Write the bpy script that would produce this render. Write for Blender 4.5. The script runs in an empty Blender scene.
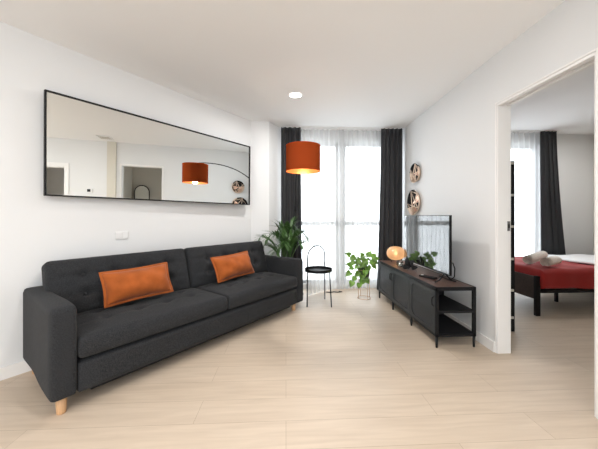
import bpy, bmesh, math, random
from mathutils import Vector, Matrix, Euler
from math import pi, sin, cos, radians as R
random.seed(7)
S = bpy.context.scene
COL = S.collection

# ------------------------------------------------------------------ camera
F = 275.0                                  # focal length in pixels of a 598 px wide frame
YAW = math.atan(13 / F)
cam_d = bpy.data.cameras.new('camera'); cam = bpy.data.objects.new('camera', cam_d); COL.objects.link(cam)
cam.location = (0, 0, 1.14); cam.rotation_euler = (pi / 2, 0, -YAW)
cam_d.sensor_width = 36; cam_d.lens = 36 * F / 598; cam_d.shift_y = -8.0 / 598
cam_d.clip_start = .02
S.camera = cam

# ------------------------------------------------------------------ world, light, exposure
w = bpy.data.worlds.new('sky'); S.world = w; w.use_nodes = True
bg = w.node_tree.nodes['Background']
bg.inputs[0].default_value = (.89, .945, 1.0, 1); bg.inputs[1].default_value = 4.4
S.view_settings.view_transform = 'Standard'; S.view_settings.look = 'None'
S.view_settings.exposure = 0.64; S.view_settings.gamma = 1; S.view_settings.use_curve_mapping = False
S.cycles.max_bounces = 14; S.cycles.diffuse_bounces = 8; S.cycles.glossy_bounces = 5
S.cycles.transmission_bounces = 8; S.cycles.transparent_max_bounces = 16
S.cycles.sample_clamp_indirect = 6; S.cycles.caustics_reflective = False; S.cycles.caustics_refractive = False
S.cycles.use_denoising = True

def area(name, loc, rot, sx, sy, power, color=(1, 1, 1), portal=False):
    l = bpy.data.lights.new(name, 'AREA'); l.shape = 'RECTANGLE'; l.size = sx; l.size_y = sy
    l.energy = power; l.color = color
    if portal: l.cycles.is_portal = True
    o = bpy.data.objects.new(name, l); COL.objects.link(o); o.location = loc; o.rotation_euler = rot
    return o
# sky portals for two far windows and an unseen rear one added as fill
area('window_portal', (.88, 4.52, 1.15), (R(-90), 0, 0), 1.7, 2.3, 1, portal=True)
area('window_portal', (3.35, 4.52, 1.15), (R(-90), 0, 0), 1.3, 2.3, 1, portal=True)
area('window_portal', (-.8, -3.12, 1.3), (R(90), 0, 0), 3.4, 2.1, 1, portal=True)

DOWNLIGHTS = [(.106, 3.07), (.106, .9), (-1.6, -.3), (-1.0, -1.8), (.6, -1.2)]  # first is real; the rest are unseen, added to fill the room
DOWN_W = 13

# ------------------------------------------------------------------ materials
def mat(name, color, rough=.6, metal=0, spec=.5, sheen=0, bump=None, var=None, emit=None, coat=0):
    """principled; var=(scale, amount, stretch) noise colour variation; bump=(scale, strength)"""
    m = bpy.data.materials.new(name); m.use_nodes = True
    nt = m.node_tree; b = nt.nodes['Principled BSDF']
    c = (*color, 1)
    b.inputs['Base Color'].default_value = c
    b.inputs['Roughness'].default_value = rough; b.inputs['Metallic'].default_value = metal
    b.inputs['Specular IOR Level'].default_value = spec
    if sheen: b.inputs['Sheen Weight'].default_value = sheen; b.inputs['Sheen Roughness'].default_value = .5
    if coat: b.inputs['Coat Weight'].default_value = coat
    tc = nt.nodes.new('ShaderNodeTexCoord')
    if var:
        n = nt.nodes.new('ShaderNodeTexNoise'); n.inputs['Scale'].default_value = var[0]; n.inputs['Detail'].default_value = 4
        mp = nt.nodes.new('ShaderNodeMapping')
        if len(var) > 2: mp.inputs['Scale'].default_value = var[2]
        nt.links.new(tc.outputs['Object'], mp.inputs[0]); nt.links.new(mp.outputs[0], n.inputs['Vector'])
        r = nt.nodes.new('ShaderNodeValToRGB'); a = var[1]
        r.color_ramp.elements[0].position = .3; r.color_ramp.elements[1].position = .7
        r.color_ramp.elements[0].color = (*[v * (1 - a) for v in color], 1)
        r.color_ramp.elements[1].color = (*[min(1, v * (1 + a)) for v in color], 1)
        nt.links.new(n.outputs['Fac'], r.inputs[0]); nt.links.new(r.outputs[0], b.inputs['Base Color'])
    if bump:
        n = nt.nodes.new('ShaderNodeTexNoise'); n.inputs['Scale'].default_value = bump[0]; n.inputs['Detail'].default_value = 3
        nt.links.new(tc.outputs['Object'], n.inputs['Vector'])
        bp = nt.nodes.new('ShaderNodeBump'); bp.inputs['Strength'].default_value = bump[1]; bp.inputs['Distance'].default_value = .004
        nt.links.new(n.outputs['Fac'], bp.inputs['Height']); nt.links.new(bp.outputs[0], b.inputs['Normal'])
    if emit:
        b.inputs['Emission Color'].default_value = (*emit[0], 1); b.inputs['Emission Strength'].default_value = emit[1]
    return m

M = {}
M['wall'] = mat('white_wall_paint', (.745, .75, .755), .85, spec=.2, bump=(60, .05))
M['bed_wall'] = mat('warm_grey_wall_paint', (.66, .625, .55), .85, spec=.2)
M['ceil'] = mat('white_ceiling_paint', (.88, .88, .88), .9, spec=.1)
M['trim'] = mat('white_lacquer', (.84, .83, .82), .45)
M['frame'] = mat('window_frame_paint', (.30, .30, .30), .5)
M['sofa'] = mat('charcoal_heather_fabric', (.0285, .0293, .0315), .95, spec=.10, sheen=.06, bump=(260, .6), var=(200, .5))
M['velvet'] = mat('rust_orange_velvet', (.36, .090, .018), .8, spec=.15, sheen=.12, bump=(30, .15), var=(9, .22))
M['curtain'] = mat('charcoal_curtain_cloth', (.028, .028, .031), .62, spec=.35, sheen=.15)
M['curtain_grey'] = mat('grey_curtain_cloth', (.040, .042, .045), .62, spec=.35, sheen=.15)
M['black'] = mat('black_metal', (.010, .010, .011), .5, spec=.18)
M['blackm'] = mat('matt_black_metal', (.013, .013, .014), .7, spec=.15)
M['door_metal'] = mat('dark_grey_painted_metal', (.030, .033, .036), .5, spec=.3)
M['plastic'] = mat('black_plastic', (.008, .008, .009), .45, spec=.2)
M['screen'] = mat('glossy_dark_screen', (.012, .014, .014), .06, spec=1.0, coat=1)
M['wood_leg'] = mat('light_beech', (.60, .36, .19), .5, var=(20, .15, (6, 6, .6)))
M['walnut'] = mat('dark_brown_wood_top', (.085, .042, .028), .38, var=(12, .35, (7, .7, 1)))
M['bed_wood'] = mat('black_brown_wood', (.028, .014, .011), .45, var=(9, .35, (1, 6, 6)))
M['gold'] = mat('brass_wire', (.62, .36, .20), .3, metal=1)
M['pale_copper'] = mat('pale_copper_paint', (.74, .58, .46), .45, metal=.5)
M['copper'] = mat('copper_sheet', (.80, .52, .40), .32, metal=1)
M['leaf'] = mat('bright_green_leaf', (.13, .26, .04), .4, var=(9, .6))
M['palm'] = mat('palm_green_leaf', (.045, .11, .022), .45, var=(4, .4))
M['stem'] = mat('green_stem', (.10, .18, .04), .6)
M['pot_green'] = mat('dark_green_glazed_pot', (.035, .06, .03), .3)
M['pot_grey'] = mat('grey_plant_pot', (.12, .12, .12), .6)
M['soil'] = mat('potting_soil', (.03, .02, .012), .95, bump=(80, .8))
M['red'] = mat('red_bed_throw', (.33, .014, .012), .85, sheen=.1, bump=(20, .15), var=(6, .12))
M['sheet'] = mat('white_bed_linen', (.82, .82, .82), .85, bump=(12, .2))
M['towel'] = mat('beige_terry_towel', (.80, .72, .65), .95, sheen=.3, bump=(220, .8), var=(60, .12))
M['mirror'] = mat('mirror_glass', (.86, .87, .85), .0, metal=1)
M['white_plastic'] = mat('white_plastic', (.78, .78, .78), .4)
M['pale_wood'] = mat('pale_shelf_board', (.55, .52, .46), .5)
M['plate'] = mat('brushed_steel', (.35, .35, .36), .35, metal=1)
M['outside'] = mat('pale_render_facade', (.75, .74, .72), .8)
M['rug'] = mat('grey_concrete', (.75, .74, .73), .9)

# floor: light oak laminate, boards along X
def floor_mat():
    m = bpy.data.materials.new('light_oak_laminate'); m.use_nodes = True; nt = m.node_tree; b = nt.nodes['Principled BSDF']
    N = nt.nodes.new; L = nt.links.new
    tc = N('ShaderNodeTexCoord')
    br = N('ShaderNodeTexBrick'); br.offset = .37; br.offset_frequency = 2; br.squash = 1
    br.inputs['Color1'].default_value = (.60, .50, .40, 1); br.inputs['Color2'].default_value = (.56, .46, .36, 1)
    br.inputs['Mortar'].default_value = (.36, .28, .20, 1)
    br.inputs['Scale'].default_value = 1; br.inputs['Mortar Size'].default_value = .0012
    br.inputs['Mortar Smooth'].default_value = .3; br.inputs['Bias'].default_value = -.1
    br.inputs['Brick Width'].default_value = 1.38; br.inputs['Row Height'].default_value = .192
    L(tc.outputs['Object'], br.inputs['Vector'])
    mp = N('ShaderNodeMapping'); mp.inputs['Scale'].default_value = (1.1, 13, 1)
    L(tc.outputs['Object'], mp.inputs[0])
    n = N('ShaderNodeTexNoise'); n.inputs['Scale'].default_value = 2.2; n.inputs['Detail'].default_value = 7; n.inputs['Distortion'].default_value = .6
    L(mp.outputs[0], n.inputs['Vector'])
    r = N('ShaderNodeValToRGB'); r.color_ramp.elements[0].position = .28; r.color_ramp.elements[0].color = (.90, .88, .86, 1)
    r.color_ramp.elements[1].position = .72; r.color_ramp.elements[1].color = (1.05, 1.05, 1.05, 1)
    L(n.outputs['Fac'], r.inputs[0])
    n2 = N('ShaderNodeTexNoise'); n2.inputs['Scale'].default_value = .9; n2.inputs['Detail'].default_value = 3
    L(tc.outputs['Object'], n2.inputs['Vector'])
    r2 = N('ShaderNodeValToRGB'); r2.color_ramp.elements[0].color = (.93, .93, .93, 1); r2.color_ramp.elements[1].color = (1.06, 1.05, 1.04, 1)
    L(n2.outputs['Fac'], r2.inputs[0])
    x = N('ShaderNodeMix'); x.data_type = 'RGBA'; x.blend_type = 'MULTIPLY'; x.inputs['Factor'].default_value = 1
    L(br.outputs['Color'], x.inputs[6]); L(r.outputs[0], x.inputs[7])
    y = N('ShaderNodeMix'); y.data_type = 'RGBA'; y.blend_type = 'MULTIPLY'; y.inputs['Factor'].default_value = 1
    L(x.outputs[2], y.inputs[6]); L(r2.outputs[0], y.inputs[7])
    L(y.outputs[2], b.inputs['Base Color'])
    b.inputs['Roughness'].default_value = .42; b.inputs['Specular IOR Level'].default_value = .4
    return m
M['floor'] = floor_mat()

def sheer_mat(name, dens):
    m = bpy.data.materials.new(name); m.use_nodes = True; nt = m.node_tree; nt.nodes.clear()
    N = nt.nodes.new; L = nt.links.new
    out = N('ShaderNodeOutputMaterial')
    t = N('ShaderNodeBsdfTransparent'); tr = N('ShaderNodeBsdfTranslucent'); d = N('ShaderNodeBsdfDiffuse')
    tr.inputs[0].default_value = (.60, .60, .60, 1); d.inputs[0].default_value = (.85, .84, .82, 1)
    m1 = N('ShaderNodeMixShader'); m1.inputs[0].default_value = .45; L(tr.outputs[0], m1.inputs[1]); L(d.outputs[0], m1.inputs[2])
    lw = N('ShaderNodeLayerWeight'); lw.inputs[0].default_value = .35
    mr = N('ShaderNodeMapRange'); mr.inputs['To Min'].default_value = dens; mr.inputs['To Max'].default_value = .95
    L(lw.outputs['Facing'], mr.inputs['Value'])
    m2 = N('ShaderNodeMixShader'); L(mr.outputs[0], m2.inputs[0]); L(t.outputs[0], m2.inputs[1]); L(m1.outputs[0], m2.inputs[2])
    L(m2.outputs[0], out.inputs[0])
    return m
M['sheer'] = sheer_mat('white_sheer_voile', .56)

def glass_mat(name, color, mixf, rough=.02):
    m = bpy.data.materials.new(name); m.use_nodes = True; nt = m.node_tree; nt.nodes.clear()
    N = nt.nodes.new; L = nt.links.new
    out = N('ShaderNodeOutputMaterial'); t = N('ShaderNodeBsdfTransparent'); t.inputs[0].default_value = (*color, 1)
    g = N('ShaderNodeBsdfGlossy'); g.inputs['Roughness'].default_value = rough
    mx = N('ShaderNodeMixShader'); mx.inputs[0].default_value = mixf
    L(t.outputs[0], mx.inputs[1]); L(g.outputs[0], mx.inputs[2]); L(mx.outputs[0], out.inputs[0])
    return m
M['pane'] = glass_mat('window_glass', (.97, .98, .98), .06)
M['clear'] = glass_mat('clear_glass', (.85, .88, .88), .18)

def mesh_mat():   # perforated steel sheet
    m = bpy.data.materials.new('perforated_steel_mesh'); m.use_nodes = True; nt = m.node_tree; b = nt.nodes['Principled BSDF']
    b.inputs['Base Color'].default_value = (.036, .040, .044, 1); b.inputs['Roughness'].default_value = .5
    out = nt.nodes['Material Output']; N = nt.nodes.new; L = nt.links.new
    tc = N('ShaderNodeTexCoord'); v = N('ShaderNodeTexVoronoi'); v.inputs['Scale'].default_value = 130; v.inputs['Randomness'].default_value = .1
    L(tc.outputs['Object'], v.inputs['Vector'])
    r = N('ShaderNodeMath'); r.operation = 'LESS_THAN'; r.inputs[1].default_value = .34; L(v.outputs['Distance'], r.inputs[0])
    t = N('ShaderNodeBsdfTransparent'); mx = N('ShaderNodeMixShader')
    L(r.outputs[0], mx.inputs[0]); L(b.outputs[0], mx.inputs[1]); L(t.outputs[0], mx.inputs[2]); L(mx.outputs[0], out.inputs[0])
    return m
M['mesh'] = mesh_mat()

def amber_mat():
    m = bpy.data.materials.new('amber_ribbed_glass'); m.use_nodes = True; nt = m.node_tree; nt.nodes.clear()
    N = nt.nodes.new; L = nt.links.new
    out = N('ShaderNodeOutputMaterial'); t = N('ShaderNodeBsdfTransparent'); t.inputs[0].default_value = (1, .66, .36, 1)
    tr = N('ShaderNodeBsdfTranslucent'); tr.inputs[0].default_value = (.95, .70, .50, 1)
    g = N('ShaderNodeBsdfGlossy'); g.inputs['Roughness'].default_value = .12; g.inputs[0].default_value = (1, .85, .7, 1)
    a = N('ShaderNodeMixShader'); a.inputs[0].default_value = .6; L(t.outputs[0], a.inputs[1]); L(tr.outputs[0], a.inputs[2])
    c = N('ShaderNodeMixShader'); c.inputs[0].default_value = .14; L(a.outputs[0], c.inputs[1]); L(g.outputs[0], c.inputs[2])
    L(c.outputs[0], out.inputs[0])
    return m
M['amber'] = amber_mat()

def shade_mat(name, col, k):
    m = bpy.data.materials.new(name); m.use_nodes = True; nt = m.node_tree; nt.nodes.clear()
    N = nt.nodes.new; L = nt.links.new
    out = N('ShaderNodeOutputMaterial'); d = N('ShaderNodeBsdfDiffuse'); d.inputs[0].default_value = (*col, 1)
    tr = N('ShaderNodeBsdfTranslucent'); tr.inputs[0].default_value = (col[0] * 1.3, col[1], col[2], 1)
    a = N('ShaderNodeMixShader'); a.inputs[0].default_value = k; L(d.outputs[0], a.inputs[1]); L(tr.outputs[0], a.inputs[2])
    L(a.outputs[0], out.inputs[0]); return m
M['shade'] = shade_mat('terracotta_lampshade_fabric', (.48, .085, .022), .35)
M['shade_in'] = mat('copper_foil_lining', (.85, .38, .14), .35, metal=.6)
M['bulb'] = mat('warm_bulb', (1, .9, .7), .5, emit=((1, .68, .36), 1.6))
M['led'] = mat('downlight_diffuser', (1, 1, 1), .5, emit=((1, .95, .88), 9))

# ------------------------------------------------------------------ mesh helpers
def obj(name, bm, m, parent=None, smooth=False, loc=None, rot=None, bevel=0, segs=2):
    bmesh.ops.recalc_face_normals(bm, faces=bm.faces)
    me = bpy.data.meshes.new(name); bm.to_mesh(me); bm.free()
    o = bpy.data.objects.new(name, me); COL.objects.link(o)
    for k in (m if isinstance(m, (list, tuple)) else [m]): me.materials.append(k)
    if smooth:
        for p in me.polygons: p.use_smooth = True
    if parent: o.parent = parent
    if loc is not None: o.location = loc
    if rot is not None: o.rotation_euler = rot
    if bevel:
        b = o.modifiers.new('bevel', 'BEVEL'); b.width = bevel; b.segments = segs; b.limit_method = 'ANGLE'; b.angle_limit = R(40)
        for p in me.polygons: p.use_smooth = True
        wn = o.modifiers.new('wn', 'WEIGHTED_NORMAL'); wn.keep_sharp = True
    return o
def tag(o, label=None, cat=None, group=None, kind=None):
    if label: o['label'] = label
    if cat: o['category'] = cat
    if group: o['group'] = group
    if kind: o['kind'] = kind
    return o
def thing(name, label, cat, loc=(0, 0, 0), rotz=0, group=None):
    o = bpy.data.objects.new(name, None); COL.objects.link(o); o.location = loc; o.rotation_euler = (0, 0, rotz)
    o.empty_display_size = .1
    return tag(o, label, cat, group)
def BM(): return bmesh.new()
def box(bm, x0, x1, y0, y1, z0, z1, mi=0, mtx=None):
    vs = [Vector((x, y, z)) for x in (x0, x1) for y in (y0, y1) for z in (z0, z1)]
    if mtx: vs = [mtx @ v for v in vs]
    v = [bm.verts.new(p) for p in vs]
    for f in ((0, 1, 3, 2), (4, 6, 7, 5), (0, 4, 5, 1), (2, 3, 7, 6), (0, 2, 6, 4), (1, 5, 7, 3)):
        bm.faces.new([v[i] for i in f]).material_index = mi
    return bm
def bx(*a, **k): return box(BM(), *a, **k)
def tube(bm, pts, r, n=8, closed=False, caps=True, mi=0):
    pts = [Vector(p) for p in pts]; rs = r if isinstance(r, (list, tuple)) else [r] * len(pts)
    rings = []; up = None; N = len(pts)
    for i, p in enumerate(pts):
        if closed: t = pts[(i + 1) % N] - pts[i - 1]
        else: t = pts[min(i + 1, N - 1)] - pts[max(i - 1, 0)]
        t.normalize()
        if up is None: up = t.orthogonal().normalized()
        a = (up - t * up.dot(t))
        a = a.normalized() if a.length > 1e-6 else t.orthogonal().normalized()
        up = a; b = t.cross(a)
        rings.append([bm.verts.new(p + (a * cos(2 * pi * k / n) + b * sin(2 * pi * k / n)) * rs[i]) for k in range(n)])
    for i in range(N if closed else N - 1):
        A, B = rings[i], rings[(i + 1) % N]
        sh = 0
        if closed and i == N - 1:
            sh = min(range(n), key=lambda s: (A[0].co - B[s].co).length)
        for k in range(n):
            bm.faces.new((A[k], A[(k + 1) % n], B[(k + 1 + sh) % n], B[(k + sh) % n])).material_index = mi
    if caps and not closed:
        bm.faces.new(rings[0][::-1]).material_index = mi; bm.faces.new(rings[-1]).material_index = mi
    return bm
def lathe(bm, prof, n=32, c=(0, 0, 0), mi=0, ribs=0, amp=0):
    rings = []
    for r, z in prof:
        if r < 1e-6: rings.append([bm.verts.new((c[0], c[1], c[2] + z))])
        else:
            rg = []
            for k in range(n):
                a = 2 * pi * k / n; rr = r * (1 + amp * cos(ribs * a))
                rg.append(bm.verts.new((c[0] + rr * cos(a), c[1] + rr * sin(a), c[2] + z)))
            rings.append(rg)
    for A, B in zip(rings, rings[1:]):
        if len(A) == 1 and len(B) == 1: continue
        for k in range(n):
            k2 = (k + 1) % n
            if len(A) == 1: f = (A[0], B[k2], B[k])
            elif len(B) == 1: f = (A[k], A[k2], B[0])
            else: f = (A[k], A[k2], B[k2], B[k])
            bm.faces.new(f).material_index = mi
    return bm
def grid(bm, fn, nu, nv, mi=0):
    g = [[bm.verts.new(fn(i / nu, j / nv)) for j in range(nv + 1)] for i in range(nu + 1)]
    for i in range(nu):
        for j in range(nv):
            bm.faces.new((g[i][j], g[i + 1][j], g[i + 1][j + 1], g[i][j + 1])).material_index = mi
    return g
def struct(name, bm, m, **k): return tag(obj(name, bm, m, **k), kind='structure')

# ------------------------------------------------------------------ room shell
H = 2.5
P0 = Vector((-1.956, 1.977)) - Vector((.792, -.611)) * .048; UW = Vector((.611, .792)).normalized(); NW = Vector((UW.y, -UW.x))
XR = 1.755; XR2 = 1.87; YW = 4.33; YB = -3.0; XE = 5.1
struct('floor', bx(-5.2, XE + .15, YB - .15, YW + .2, -.12, 0), M['floor'])
struct('ceiling', bx(-5.2, XE + .15, YB - .15, YW + .2, H, H + .12), M['ceil'])

def prism(pts, z0, z1, bm=None):
    bm = bm or BM(); lo = [bm.verts.new((x, y, z0)) for x, y in pts]; hi = [bm.verts.new((x, y, z1)) for x, y in pts]
    n = len(pts); bm.faces.new(lo[::-1]); bm.faces.new(hi)
    for i in range(n): bm.faces.new((lo[i], lo[(i + 1) % n], hi[(i + 1) % n], hi[i]))
    return bm
PA = P0 - UW * 3.6; P1 = P0 + UW * 2.45
P2 = Vector((-.244, P1.y + .01)); P3 = Vector((-.015, YW))
struct('wall_left', prism([PA, P1, P2, P3, P3 + Vector((-.5, 0)), P1 + Vector((-.75, 0)), PA - NW * .15], 0, H), M['wall'])
struct('wall_left_rear', prism([(PA.x, YB), PA, PA - NW * .15, (PA.x - .15, YB)], 0, H), M['wall'])
# right wall with bedroom doorway and a second doorway nearer
D1 = (1.475, 2.214, 2.078); D2 = (-.25, .56, 1.985)
bm = BM()
for y0, y1, z0 in ((YB, D2[0], 0), (D2[0], D2[1], D2[2]), (D2[1], D1[0], 0), (D1[0], D1[1], D1[2])):
    box(bm, XR, XR2, y0, y1, z0, H)
XF = 1.825
prism([(XR, D1[1]), (XR, 2.30), (XF, YW), (XR2 + .03, YW), (XR2, 2.30), (XR2, D1[1])], 0, H, bm)
struct('wall_right', bm, M['wall'])
# far wall with two windows
W1 = (.05, 1.70, .06, 2.33); W2 = (2.70, 4.18, .06, 2.33)
bm = BM()
for x0, x1, z0, z1 in ((-.6, W1[0], 0, H), (W1[0], W1[1], 0, W1[2]), (W1[0], W1[1], W1[3], H), (W1[1], W2[0], 0, H), (W2[0], W2[1], 0, W2[2]), (W2[0], W2[1], W2[3], H), (W2[1], XE + .15, 0, H)):
    box(bm, x0, x1, YW, YW + .17, z0, z1)
struct('wall_far', bm, M['wall'])
WB = (-2.5, .9, .25, 2.35)
bm = BM()
for x0, x1, z0, z1 in ((-5.2, WB[0], 0, H), (WB[0], WB[1], 0, WB[2]), (WB[0], WB[1], WB[3], H), (WB[1], XR2, 0, H)):
    box(bm, x0, x1, YB - .15, YB, z0, z1)
struct('wall_back', bm, M['wall'])
# bedroom and hall beyond the right wall
YH = .68
struct('wall_bedroom_right', bx(XE, XE + .15, YH - .1, YW, 0, H), M['bed_wall'])
struct('wall_bedroom_near', bx(XR2, XE + .15, YH - .1, YH, 0, H), M['bed_wall'])
struct('wall_hall_right', bx(3.1, 3.2, -1.1, YH - .1, 0, H), M['wall'])
struct('wall_hall_near', bx(XR2, 3.2, -1.2, -1.1, 0, H), M['wall'])

def window(name, W, y, mull, transom, t=.06):
    f = BM(); x0, x1, z0, z1 = W
    for a in (x0 + t / 2, x1 - t / 2): box(f, a - t / 2, a + t / 2, y, y + .06, z0, z1)
    for z in (z0 + t / 2, z1 - t / 2): box(f, x0, x1, y, y + .06, z - t / 2, z + t / 2)
    for a, wd in mull: box(f, a - wd / 2, a + wd / 2, y, y + .06, z0, z1)
    if transom: box(f, x0, x1, y, y + .06, transom - .035, transom + .035)
    o = struct(name, f, M['frame'])
    p = obj('pane', bx(x0 + .01, x1 - .01, y + .025, y + .033, z0 + .01, z1 - .01), M['pane'], o)
    return o
window('window_1', W1, YW + .06, [(.88, .17)], 1.03)
window('window_2', W2, YW + .06, [(3.20, .08)], None)
window('fill_window', WB, YB - .10, [(-1.37, .08), (-.23, .08)], None)  # unseen rear window, added for frontal fill light
# balcony outside the windows
struct('balcony_slab', bx(-1, 5.3, YW + .2, YW + 1.3, -.2, 0), M['rug'])

# baseboards
def base(name, a, b, nrm, h=.085, t=.014):
    a = Vector(a); b = Vector(b); n = Vector(nrm)
    return struct(name, prism([a, b, b + n * t, a + n * t], 0, h), M['trim'])
base('baseboard_left', PA, P1, NW)
base('baseboard_left_corner', P1, P2, (0, -1))
n23 = (P3 - P2).normalized(); base('baseboard_left_far', P2, P3, (n23.y, -n23.x))
base('baseboard_right', (XR, D1[1] + .016), (XF, YW), (-1, 0))
base('baseboard_right_near', (XR, D2[1] + .07), (XR, 1.24), (-1, 0))
base('baseboard_right_rear', (XR, YB), (XR, D2[0] - .07), (-1, 0))
base('baseboard_far', (-.01, YW), (XF - .015, YW), (0, -1))
base('baseboard_back', (-4.1, YB), (XR, YB), (0, 1))
base('baseboard_bedroom_far', (XR2, YW), (XE, YW), (0, -1))
base('baseboard_bedroom_right', (XE, YH), (XE, YW), (-1, 0))
base('baseboard_bedroom_near', (XR2, YH), (XE, YH), (0, 1))

# door casings: slim white lining with a raised strip on the room side
def casing(name, D, face=.022, lip=.014):
    y0, y1, z = D; bm = BM(); t = .012
    box(bm, XR - lip, XR2 + lip, y1, y1 + face, 0, z + face); box(bm, XR - lip, XR2 + lip, y0 - face, y0, 0, z + face)
    box(bm, XR - lip, XR2 + lip, y0, y1, z, z + face)
    return bm
bm = BM()
def lining(bm, D, cw, lip):
    y0, y1, z = D
    for x0, x1 in ((XR - lip, XR), (XR2, XR2 + lip)):
        box(bm, x0, x1, y1, y1 + cw, 0, z + cw); box(bm, x0, x1, y0 - cw, y0, 0, z + cw); box(bm, x0, x1, y0, y1, z, z + cw)
    # lining boards inside the reveal, with the pocket rail groove above
    box(bm, XR, XR2, y1 - .012, y1, 0, z); box(bm, XR, XR2, y0, y0 + .012, 0, z)
    box(bm, XR, XR + .038, y0 + .012, y1 - .012, z - .02, z); box(bm, XR2 - .038, XR2, y0 + .012, y1 - .012, z - .02, z)
    return bm
struct('trim_1', lining(bm, D1, .013, .006), M['trim'], bevel=.002, segs=1)
struct('trim_2', lining(BM(), D2, .065, .012), M['trim'], bevel=.002, segs=1)
struct('corner_shade_strip', bx(XR - .03, XR, 1.25, 1.40, 0, H), M['bed_wall'])  # added beige strip; its tint stands in for shade at a wall corner
# latch plate on the doorway reveal
bm = bx(1.838, 1.862, D1[1] - .0145, D1[1] - .0122, 1.02, 1.10); box(bm, 1.845, 1.855, D1[1] - .0155, D1[1] - .0140, 1.045, 1.075, 1)
tag(obj('latch_plate', bm, [M['plate'], M['black']]), 'small steel latch plate set in the white doorway reveal', 'latch plate')

# ceiling downlights: one real, the others added out of view as fill
grp = 'added fill downlights in the unseen part of the living room ceiling'
for i, (x, y) in enumerate(DOWNLIGHTS):
    t = thing('ceiling_downlight', 'round recessed ceiling light glowing white in front of the window' if i == 0 else 'round recessed ceiling light added unseen in the rear of the room as fill', 'ceiling light', (x, y, H), 0, grp if i else None)
    b = BM(); lathe(b, [(.078, -.001), (.078, -.006), (.066, -.008), (.064, -.001)], 32)
    obj('trim_ring', b, M['white_plastic'], t, smooth=True)
    b = BM(); lathe(b, [(0, -.0045), (.064, -.0045), (.064, -.001), (0, -.001)], 32)
    obj('diffuser', b, M['led'], t)
    l = bpy.data.lights.new('downlight_lamp', 'AREA'); l.shape = 'DISK'; l.size = .12; l.energy = DOWN_W; l.color = (1, .985, .965)
    lo = bpy.data.objects.new('downlight_lamp', l); COL.objects.link(lo); lo.location = (x, y, H - .012)
# bedroom ceiling spotlight
t = thing('ceiling_spotlight', 'black ceiling lamp on the bedroom ceiling at the right edge', 'ceiling light', (4.30, 3.35, H))
b = BM(); lathe(b, [(0, 0), (.07, 0), (.07, -.02), (0, -.02)], 24); obj('canopy', b, M['black'], t)
b = BM(); lathe(b, [(.02, -.02), (.17, -.035), (.18, -.05), (.16, -.055), (.0, -.045)], 32); obj('lamp_shade', b, M['black'], t, smooth=True)
b = BM(); lathe(b, [(0, -.055), (.08, -.055), (.08, -.06), (0, -.06)], 24); obj('diffuser', b, M['led'], t)
l = bpy.data.lights.new('bedroom_lamp', 'AREA'); l.shape = 'DISK'; l.size = .2; l.energy = 7; l.color = (1, .985, .965)
lo = bpy.data.objects.new('bedroom_lamp', l); COL.objects.link(lo); lo.location = (4.30, 3.35, H - .07)
# square air vent on the ceiling, seen in the wall mirror
t = thing('ceiling_vent', 'square white vent on the ceiling, seen reflected in the wall mirror', 'vent', (1.36, 1.35, H))
obj('frame', bx(-.10, .10, -.10, .10, -.02, 0), M['white_plastic'], t, bevel=.004)
b = BM()
for k in range(6): box(b, -.08, .08, -.075 + k * .028, -.062 + k * .028, -.026, -.02)
obj('slats', b, M['pale_wood'], t)

# ------------------------------------------------------------------ curtains
def curtain(name, m, label, x0, x1, yc, z0, z1, folds, amp, flare=0, th=.004, group=None, bulge=None, seed=1, x1b=None, x0b=None, header=True):
    rnd = random.Random(seed); ph = [rnd.uniform(-.5, .5) for _ in range(folds * 2 + 3)]; am = [rnd.uniform(.65, 1.25) for _ in range(folds * 2 + 3)]
    x1b = x1 if x1b is None else x1b; x0b = x0 if x0b is None else x0b
    def fn(u, v):
        z = z0 + (z1 - z0) * v; s = (1 - v)
        xa = x0 + (x0b - x0) * s ** 1.5; xb = x1 + (x1b - x1) * s ** 1.5
        k = u * folds; i = int(k * 2); fr = k * 2 - i; A = am[i] * (1 - fr) + am[i + 1] * fr; P = ph[i] * (1 - fr) + ph[i + 1] * fr
        wv = sin(2 * pi * k + P * (.4 + s * .8)) * amp * A * (.75 + .25 * s)
        x = xa + (xb - xa) * u + .25 * amp * sin(4 * pi * k + P)
        y = yc + wv - flare * s * s
        if bulge: y -= bulge(x, z)
        return Vector((x, y, z))
    b = BM(); grid(b, fn, folds * 14, 26)
    o = obj(name, b, m, smooth=True)
    sd = o.modifiers.new('th', 'SOLIDIFY'); sd.thickness = th; sd.offset = 0
    return tag(o, label, 'curtain', group)
c = curtain('dark_curtain', M['curtain'], 'charcoal floor-length curtain on the left of the living room window, behind the palm', -.070, .225, 4.165, .015, 2.488, 4, .036, seed=3, x1b=.25)
c = curtain('dark_curtain', M['curtain'], 'charcoal floor-length curtain on the right of the living room window, behind the amber lamp', 1.455, 1.785, 4.150, .015, 2.488, 5, .040, seed=5, x0b=1.39)
def bl(x, z): return max(0, (.75 - x) / .55) ** 1.2 * .42 * max(0, 1 - z / .75) ** 2 if x < .75 else 0
def nosolid(o): o.modifiers.remove(o.modifiers['th']); return o
nosolid(curtain('sheer_curtain', M['sheer'], 'white sheer curtain panel over the left half of the living room window', .20, .90, 4.245, .012, 2.488, 9, .018, seed=8, bulge=bl, x0b=.30))
nosolid(curtain('sheer_curtain', M['sheer'], 'white sheer curtain panel over the right half of the living room window', .82, 1.50, 4.262, .012, 2.488, 9, .018, seed=9))
curtain('dark_curtain', M['curtain_grey'], 'dark grey curtain beside the bedroom window, beyond the towels', 4.03, 4.28, 4.17, .015, 2.488, 4, .042, seed=12, x1b=4.50, x0b=4.05)
nosolid(curtain('sheer_curtain', M['sheer'], 'white sheer curtain over the bedroom window', 2.65, 4.10, 4.25, .012, 2.488, 16, .018, seed=14))
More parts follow.
